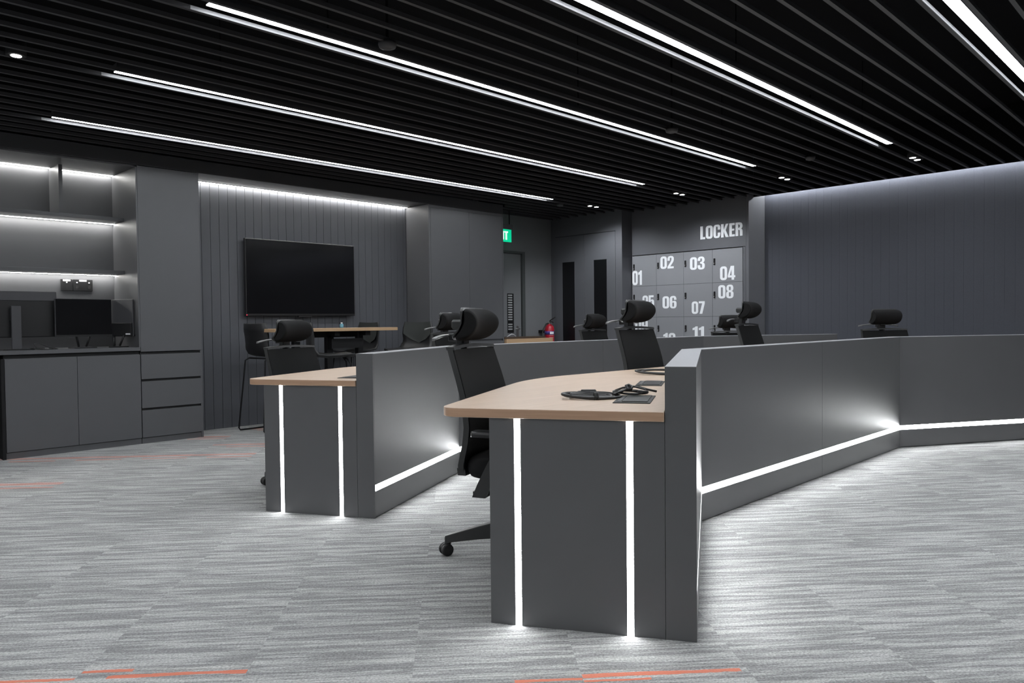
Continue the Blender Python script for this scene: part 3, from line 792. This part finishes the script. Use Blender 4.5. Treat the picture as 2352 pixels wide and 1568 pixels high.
    cxm, czm = -.232, 1.075; rings = []
    for u in (-1, -.985, -.94, -.85, -.6, -.3, 0, .3, .6, .85, .94, .985, 1):
        s_ = (1 - max(0, (abs(u) - .75) / .25) ** 2.4 * .22)
        s_ = max(s_, .3); dx = .028 * u * u; rings.append([(cxm + (x - cxm) * s_ + dx, u * .136, czm + (z - czm) * s_) for x, z in prof])
    rings = [[((x if x < -.25 else x + (x + .25) * .25) - .022, y, .985 + (z - .985) * .86) for x, y, z in R] for R in rings]
    hr = MB().loft(rings).build('headrest', M['fabric'], t, local=True); sub_ = hr.modifiers.new('smooth', 'SUBSURF'); sub_.levels = 2; sub_.render_levels = 2
    sh = MB(); rings = []
    for u in (-1, -.8, -.4, 0, .4, .8, 1):
        dx = .028 * u * u; s_ = 1 - .25 * max(0, (abs(u) - .7) / .3) ** 2
        rings.append([(x + dx, u * .140, czm + (z - czm) * s_) for x, z in ((-.246, 1.165), (-.256, 1.165), (-.256, 1.12), (-.258, 1.08), (-.274, 1.036), (-.299, 1.0), (-.292, .992), (-.268, 1.033), (-.252, 1.078), (-.250, 1.12))])
    rings = [[(x - .022, y, .985 + (z - .985) * .86) for x, y, z in R] for R in rings]
    sh.loft(rings).build('headrest_shell', M['chairgrey'], hr, local=True)
    # coat hanger behind the neck
    hg = MB(); rings = []
    for j in range(15):
        u = -1 + j / 7; y = .205 * u; z = 1.012 - .016 * u * u; x = -.352 - .02 * (1 - u * u); h_ = .012 - .004 * abs(u); w_ = .006
        rings.append([(x - h_, y, z - w_), (x + h_, y, z - w_ * .6), (x + h_, y, z + w_ * .6), (x - h_, y, z + w_)])
    hg.loft(rings); hg.build('coat_hanger', M['chairlight'], t, local=True)
    bx(-.37, -.318, -.02, .02, .985, 1.02).build('hanger_stem', M['chairblack'], t, bevel=.003, local=True)
    bx(-.345, -.26, -.045, .045, 1.04, 1.085).build('tilt_housing', M['chairgrey'], t, bevel=.01, local=True)
    # armrests
    for s_ in (-1, 1):
        y = s_ * .272
        rings = []
        for x, z, hx in ((-.11, .345, .030), (-.085, .40, .031), (-.045, .48, .030), (-.01, .55, .026), (.0, .60, .024)):
            rings.append([(x - hx, y - .011, z), (x + hx, y - .011, z), (x + hx, y + .011, z), (x - hx, y + .011, z)])
        mb = MB(); mb.loft(rings); mb.sm = [False] * len(mb.sm); mb.box(-.14, -.08, min(y, s_ * .08), max(y, s_ * .08), .345, .368)
        ar = mb.build('armrest_post', M['chairgrey'], t, local=True); ar.location.z = -.015
        rings = []
        for x, w_ in ((-.135, .030), (-.125, .040), (-.05, .044), (.06, .044), (.115, .038), (.125, .025)):
            rings.append([(x, y - w_, .605), (x, y + w_, .605), (x, y + w_, .620), (x, y + w_ - .006, .628), (x, y - w_ + .006, .628), (x, y - w_, .620)])
        MB().loft(rings).build('armrest_pad', M['chairblack'], ar, local=True)
    return t
LIFT = {'mechanism', 'seat', 'backrest_mesh', 'backrest_frame', 'back_spine', 'headrest_bracket', 'headrest', 'coat_hanger', 'hanger_stem', 'tilt_housing', 'armrest_post'}
HEAD = {'headrest', 'tilt_housing', 'headrest_bracket'}
def lift(t, dz, dh=0, spin=0):
    for ch in t.children:
        b = ch.name.split('.')[0]
        if b in LIFT: ch.location.z += dz
        if b in ('headrest', 'tilt_housing'): ch.location.z += dh
        if b in ('base_leg',): ch.rotation_euler.z = spin
base = make_chair('black mesh task chair close to the camera, pushed in behind the near beech corner')
def place(px, depth, heading, lab, dz=0, dh=0, spin=0, first=False):
    """the headrest centre stands at this bearing and distance; the base follows from the heading"""
    lat = (px - 1176) / F_PX * depth
    hx = depth * math.cos(YAW) + lat * math.sin(YAW); hy = depth * math.sin(YAW) - lat * math.cos(YAW)
    f = hd(heading); x = hx + f.x * .235; y = hy + f.y * .235
    o = base if first else dup(base, (0, 0, 0), 0, lab)
    o.location = (x, y, 0); o.rotation_euler = (0, 0, math.radians(heading)); o['label'] = lab
    return o, dz, dh, spin
todo = [place(1094, 3.45, -66, 'black mesh task chair close to the camera, pushed in behind the near beech corner', -.02, 0, math.radians(134.8 + 66), first=True),
        place(1466, 4.95, -84, 'black mesh task chair in front of the lockers, behind the coiled cables', .041, .01),
        place(1722, 6.6, -84, 'black mesh task chair behind the dark partition, beside the right end of the lockers', .046, .027),
        place(2034, 7.2, -129, 'black mesh task chair facing out alone before the blue-grey right wall', -.017, .02),
        place(672, 5.05, -70, 'black mesh task chair at the second workstation in front of the television', -.063, .008),
        place(1036, 6.4, -78, 'black mesh task chair half hidden behind the nearest chair headrest', 0),
        place(1366, 7.7, -84, 'black mesh task chair in front of the narrow dark door window, right of the extinguisher', 0, -.01),
        place(1678, 8.55, -118, 'black mesh task chair in front of locker eleven, partly hidden by a nearer chair', -.046, .016)]
for o, dz, dh, sp_ in todo: lift(o, dz, dh, sp_)

# ------------------------------------------------------------------ lettering
def rr(x0, y0, x1, y1, r, n=5):
    out = []
    for cx_, cy_, a0 in ((x1 - r, y1 - r, 0), (x0 + r, y1 - r, 90), (x0 + r, y0 + r, 180), (x1 - r, y0 + r, 270)):
        for k in range(n + 1):
            a_ = math.radians(a0 + 90 * k / n); out.append((cx_ + r * math.cos(a_), cy_ + r * math.sin(a_)))
    return out
GL = {
 '0': (.50, [rr(0, 0, .5, 1, .2), rr(.18, .16, .32, .84, .065)]),
 '1': (.36, [[(.14, 0), (.34, 0), (.34, 1), (.2, 1), (.15, .93), (.0, .86), (0, .70), (.14, .73)]]),
 '2': (.49, [[(0, 0), (.48, 0), (.48, .16), (.21, .16), (.4, .44), (.47, .58), (.49, .72), (.48, .86), (.40, .97), (.25, 1), (.09, .97), (.01, .85), (0, .62), (.18, .62), (.18, .79), (.205, .85), (.25, .865), (.295, .85), (.31, .78), (.30, .66), (.24, .52), (.0, .14)]]),
 '3': (.50, [[(0, .34), (0, .18), (.04, .06), (.13, .0), (.25, -.01), (.38, .01), (.47, .09), (.5, .24), (.49, .41), (.43, .50), (.36, .53), (.43, .57), (.48, .66), (.485, .80), (.44, .93), (.34, 1), (.22, 1.01), (.09, .98), (.01, .86), (.0, .68), (.18, .68), (.18, .80), (.205, .86), (.25, .87), (.295, .85), (.305, .78), (.30, .66), (.26, .60), (.17, .59), (.17, .46), (.26, .45), (.305, .40), (.315, .28), (.305, .18), (.26, .13), (.21, .145), (.185, .20), (.18, .34)]]),
 '4': (.52, [[(.26, 0), (.44, 0), (.44, .17), (.52, .17), (.52, .32), (.44, .32), (.44, 1), (.20, 1), (0, .34), (0, .17), (.26, .17)], [(.26, .32), (.14, .32), (.26, .76)]]),
 '5': (.50, [[(0, .30), (.0, .18), (.03, .07), (.12, .0), (.25, -.01), (.38, .01), (.47, .1), (.5, .22), (.5, .48), (.46, .61), (.36, .665), (.27, .65), (.19, .60), (.19, .84), (.46, .84), (.46, 1), (.02, 1), (.02, .46), (.19, .46), (.21, .52), (.25, .535), (.30, .52), (.315, .45), (.315, .22), (.295, .15), (.25, .13), (.205, .15), (.185, .21), (.185, .30)]]),
 '6': (.50, [[(.49, .68), (.49, .80), (.45, .93), (.36, 1), (.24, 1.01), (.1, .98), (.02, .88), (0, .75), (0, .22), (.03, .09), (.12, .01), (.25, -.01), (.39, .01), (.47, .1), (.5, .22), (.5, .45), (.46, .56), (.38, .61), (.28, .60), (.19, .55), (.185, .79), (.205, .85), (.25, .87), (.295, .85), (.31, .79), (.31, .68)], rr(.185, .13, .315, .48, .06)]),
 '7': (.46, [[(.06, 0), (.27, 0), (.46, .82), (.46, 1), (0, 1), (0, .84), (.26, .84)]]),
 '8': (.50, [[(.25, -.01), (.39, .01), (.48, .1), (.5, .22), (.5, .38), (.46, .48), (.38, .53), (.45, .58), (.485, .67), (.485, .80), (.45, .93), (.36, 1), (.25, 1.01), (.14, 1), (.05, .93), (.015, .80), (.015, .67), (.05, .58), (.12, .53), (.04, .48), (0, .38), (0, .22), (.02, .1), (.11, .01)], rr(.185, .13, .315, .45, .06), rr(.19, .60, .31, .87, .055)]),
 'L': (.38, [[(0, 0), (.38, 0), (.38, .17), (.20, .17), (.20, 1), (0, 1)]]),
 'O': (.54, [rr(0, 0, .54, 1, .2), rr(.2, .16, .34, .84, .065)]),
 'C': (.53, [[(.53, .40), (.53, .22), (.49, .08), (.4, .0), (.265, -.01), (.13, .0), (.04, .08), (0, .22), (0, .78), (.04, .92), (.13, 1), (.265, 1.01), (.4, 1), (.49, .92), (.53, .78), (.53, .62), (.33, .62), (.33, .79), (.31, .85), (.265, .87), (.22, .85), (.2, .79), (.2, .21), (.22, .15), (.265, .13), (.31, .15), (.33, .21), (.33, .40)]]),
 'K': (.57, [[(0, 0), (.2, 0), (.2, .42), (.35, 0), (.57, 0), (.36, .53), (.55, 1), (.36, 1), (.2, .58), (.2, 1), (0, 1)]]),
 'E': (.41, [[(0, 0), (.41, 0), (.41, .16), (.2, .16), (.2, .43), (.37, .43), (.37, .58), (.2, .58), (.2, .84), (.40, .84), (.40, 1), (0, 1)]]),
 'R': (.54, [[(0, 0), (.2, 0), (.2, .45), (.27, .44), (.31, .40), (.32, 0), (.51, 0), (.51, .38), (.48, .48), (.40, .53), (.48, .58), (.52, .70), (.50, .86), (.43, .96), (.30, 1), (0, 1)], [(.2, .60), (.27, .61), (.315, .66), (.315, .78), (.27, .84), (.2, .85)]]),
 'X': (.54, [[(0, 0), (.19, 0), (.27, .26), (.35, 0), (.54, 0), (.37, .51), (.53, 1), (.34, 1), (.27, .76), (.2, 1), (.01, 1), (.17, .51)]]),
 'I': (.2, [[(0, 0), (.2, 0), (.2, 1), (0, 1)]]),
 'T': (.46, [[(.13, 0), (.33, 0), (.33, .83), (.46, .83), (.46, 1), (0, 1), (0, .83), (.13, .83)]]),
}
GL['9'] = (.50, [[(.5 - x, 1 - y) for x, y in p] for p in GL['6'][1]])
_gc = {}
def glyph_mesh(ch):
    if ch in _gc: return _gc[ch]
    cu_ = bpy.data.curves.new('glyph', 'CURVE'); cu_.dimensions = '2D'; cu_.fill_mode = 'BOTH'; cu_.extrude = .01
    for poly in GL[ch][1]:
        s_ = cu_.splines.new('POLY'); s_.points.add(len(poly) - 1)
        for p, q in zip(s_.points, poly): p.co = (q[0], q[1], 0, 1)
        s_.use_cyclic_u = True
    o = bpy.data.objects.new('glyph', cu_); C.objects.link(o)
    dg = bpy.context.evaluated_depsgraph_get(); dg.update()
    me = bpy.data.meshes.new_from_object(o.evaluated_get(dg)); bpy.data.objects.remove(o); bpy.data.curves.remove(cu_)
    vs = [tuple(v.co) for v in me.vertices]; fs = [tuple(p.vertices) for p in me.polygons]; bpy.data.meshes.remove(me)
    _gc[ch] = (vs, fs); return _gc[ch]
def write(text, width, height, to_world, mat_, parent, name='letter', sep=True, gap=.05):
    """text laid out over width x height; to_world(u, v, w) gives the place"""
    tot = sum(GL[c_][0] for c_ in text) + gap * (len(text) - 1); x = 0; k = width / tot; mb = MB(); outs = []
    for c_ in text:
        vs, fs = glyph_mesh(c_); m_ = mb if not sep else MB(); b = len(m_.v)
        m_.v += [to_world((x + v[0]) * k, v[1] * height, v[2]) for v in vs]
        for f_ in fs: m_.face([b + i for i in f_])
        if sep: outs.append(m_.build(name, mat_, parent))
        x += GL[c_][0] + gap
    if not sep: outs.append(mb.build(name, mat_, parent))
    return outs

# ------------------------------------------------------------------ lockers
lk = thing('locker_bank', 'pale grey bank of numbered lockers with white numerals', 'lockers', (XL, 6.2, .26))
LY = [6.195, 5.79, 5.372, 4.948, 4.527]     # column edges from left to right
LY = [6.195, 5.797, 5.372, 4.947, 4.527]
LZ = [1.953, 1.530, 1.100, .672, .245]
bx(XL + .008, XL + .06, 4.505, 6.195, .237, 1.96).build('carcass', M['black'], lk)
bx(XL - .002, XL + .02, 4.499, 4.525, .237, 1.96).build('side_filler', M['wallgrey'], lk)
nums = {(0, 0): ('01', 6.205, 6.029, 1.551, 1.750), (0, 1): ('02', 5.73, 5.518, 1.75, 1.918), (0, 2): ('03', 5.273, 5.054, 1.711, 1.876), (0, 3): ('04', 4.837, 4.626, 1.556, 1.731),
        (1, 0): ('05', 6.025, 5.835, 1.235, 1.40), (1, 1): ('06', 5.699, 5.48, 1.215, 1.380), (1, 2): ('07', 5.249, 5.057, 1.135, 1.298), (1, 3): ('08', 4.863, 4.651, 1.325, 1.495),
        (2, 0): ('09', 6.15, 5.94, .90, 1.07), (2, 1): ('10', 5.69, 5.50, .715, .885), (2, 2): ('11', 5.238, 5.064, .805, .972)}
for r in range(4):
    for c_ in range(4):
        y1, y0 = LY[c_], LY[c_ + 1]; z1, z0 = LZ[r], LZ[r + 1]
        dn = bx(XL - .012, XL + .006, y0 + .0015, y1 - .0015, z0 + .0015, z1 - .0015).build('locker_door', M['locker'], lk, bevel=.001)
        ky = y1 - .032; kz = z1 - .155
        kb = MB(); kb.box(XL - .024, XL - .012, ky - .011, ky + .011, kz - .04, kz + .042); kb.build('lock', M['black'], dn, bevel=.003)
        MB().lathe([(.006, -.004), (.006, 0)], k=10, axis='x', c=(XL - .024, ky + .002, kz - .022)).build('lock_barrel', M['steel'], dn)
        if (r, c_) in nums:
            s_, ya, yb, za, zb = nums[(r, c_)]
            ya = min(ya, y1 - .002)
            write(s_, ya - yb, zb - za, lambda u, v, w_, ya=ya, za=za: (XL - .0125 - .0012 * (w_ > 0), ya - u, za + v), M['white'], dn, 'numeral')
lt = thing('wall_lettering', 'large white condensed letters reading LOCKER on the wall above the lockers', 'lettering', (XL, 4.8, 2.1))
write('LOCKER', 5.122 - 4.525, .168, lambda u, v, w_: (XL - .001 - .006 * (w_ > 0), 5.122 - u, 2.098 + v), M['white'], lt)

# ------------------------------------------------------------------ double door in the rear wall
d = struct(MB().box(XD - .004, XD + .0, 6.32, 7.43, 2.303, 2.309).build('trim_6', M['darkgap']))
for k, (y0, y1, g0, g1, ym) in enumerate(((6.88, 7.43, 7.059, 7.286, 0), (6.32, 6.877, 6.47, 6.696, 0))):
    dr = struct(bx(XD - .008, XD, y0 + .001, y1 - .001, .004, 2.30).build('door_%d' % (k + 1), M['wallgrey'], bevel=.001))
    bx(XD - .0095, XD - .008, g0, g1, .10, 1.92).build('glass', M['doorglass'], dr)
    for zz in (.097, 1.92): bx(XD - .011, XD - .008, g0 - .004, g1 + .004, zz, zz + .004).build('bead', M['black'], dr)
# exit door
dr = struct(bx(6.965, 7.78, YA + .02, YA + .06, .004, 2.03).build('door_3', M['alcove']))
fr = MB(); fr.box(7.78, 7.84, YA - .012, YA + .08, 0, 2.065); fr.box(6.965, 7.78, YA - .012, YA + .08, 2.032, 2.065)
fr.build('door_frame', mat('door_frame_paint', (.06, .068, .068), .5), dr)
bx(7.50, 7.625, YA + .015, YA + .02, .90, 1.46).build('window_frame', M['black'], dr)
for k in range(15):
    z = 1.435 - k * .0345
    if k in (11,): continue
    bx(7.508, 7.59, YA + .009, YA + .015, z - .009, z + .009).build('louvre', M['chairlight2'], dr)
MB().tube([(7.70, YA + .02, .955), (7.70, YA - .03, .955), (7.66, YA - .04, .955), (7.60, YA - .04, .955)], .009, 8).build('door_handle', M['steel'], dr)
bx(7.68, 7.72, YA + .012, YA + .02, .84, 1.0).build('handle_plate', M['steel'], dr)

# exit sign
t = thing('exit_sign', 'green lit EXIT sign hanging above the door beyond the tall cabinets', 'sign', (7.4, 7.3, 2.2))
ex0, ex1, ey = 6.985, 7.355, 7.30
bx(ex0 - .01, ex1 + .012, ey - .02, ey + .04, 2.325, 2.395).build('housing', M['laminate'], t, bevel=.003)
bx(ex0, ex1, ey, ey + .012, 2.155, 2.325).build('panel', M['exit'], t)
write('EXIT', .27, .115, lambda u, v, w_: (ex0 + .035 + u, ey - .0006 - .001 * (w_ > 0), 2.183 + v), M['exitw'], t)
for x in (ex0 + .03, ex1 - .03): bx(x - .006, x + .006, ey + .004, ey + .012, 2.395, ZC + .5).build('hanger_rod', M['black'], t)

# fire extinguisher
t = thing('fire_extinguisher', 'red fire extinguisher with black hose on the wall in the corner', 'extinguisher', (8.15, 7.38, .6))
ex, ey_, ez = 8.155, 7.33, .55
MB().lathe([(.062, ez), (.072, ez + .015), (.072, ez + .39), (.064, ez + .43), (.04, ez + .458), (.022, ez + .468)], ex, ey_, 24).build('cylinder', M['red'], t)
MB().lathe([(.022, ez + .468), (.022, ez + .495), (.014, ez + .505)], ex, ey_, 16).build('valve', M['steel'], t)
MB().lathe([(.0728, ez + .315), (.0728, ez + .365)], ex, ey_, 24).build('label_band', M['blue'], t)
a_ = math.atan2(-1, -.9)
def patch(z0, z1, a0, a1, m_, nm, r=.0735, n=6):
    mb = MB(); 
    for i in range(n + 1):
        A = a0 + (a1 - a0) * i / n
        for z in (z0, z1): mb.v.append((ex + r * math.cos(A), ey_ + r * math.sin(A), ez + z))
    for i in range(n): mb.face([2 * i, 2 * i + 2, 2 * i + 3, 2 * i + 1])
    mb.build(nm, m_, t)
patch(.323, .357, a_ + .0, a_ + .95, M['label'], 'label')
for z in (.30, .27, .245): patch(z, z + .010, a_ - .1, a_ + .95, M['pink'], 'print_line')
patch(.16, .225, a_ + .1, a_ + .95, M['pink'], 'instruction_panel')
patch(.05, .13, a_ - .2, a_ + .9, M['pink'], 'instruction_panel')
hb = MB(); hb.tube([(ex, ey_, ez + .50), (ex - .02, ey_ - .07, ez + .50), (ex - .03, ey_ - .10, ez + .49)], .008, 8); hb.tube([(ex + .01, ey_, ez + .515), (ex + .02, ey_ - .05, ez + .545), (ex + .03, ey_ - .09, ez + .57)], .008, 8)
hb.build('handle', M['rubber'], t)
MB().tube([(ex - .02, ey_, ez + .48), (ex - .09, ey_ - .02, ez + .47), (ex - .16, ey_ - .03, ez + .40), (ex - .20, ey_ - .03, ez + .29), (ex - .225, ey_ - .02, ez + .18), (ex - .23, ey_ - .01, ez + .08)], .010, 10).build('hose', M['rubber'], t)
bx(ex - .03, ex + .03, ey_ + .073, YA, ez + .34, ez + .38).build('wall_hook', M['black'], t)
bx(ex - .015, ex + .015, ey_ + .02, ey_ + .074, ez + .345, ez + .375).build('bracket', M['black'], t) if False else None

# wooden cabinet in front of the alcove
t = thing('wooden_cabinet', 'pale wooden cabinet with a dark lid beyond the tall cabinets, below the exit sign', 'cabinet', (7.4, 7.0, 0))
bx(6.935, 7.85, 6.99, 7.30, .0, .828).build('body', M['wood2'], t, bevel=.002)
bx(6.935, 7.74, 7.03, 7.30, .828, .852).build('lid', M['dkwood'], t, bevel=.002)
t = thing('cable_coil', 'short curl of white cable on the wooden cabinet', 'cable', (7.1, 7.1, .852))
MB().tube([(7.03, 7.08, .855), (7.08, 7.08, .88), (7.13, 7.09, .892), (7.18, 7.1, .885), (7.22, 7.1, .858)], .005, 8).build('cable_loop', M['label'], t)
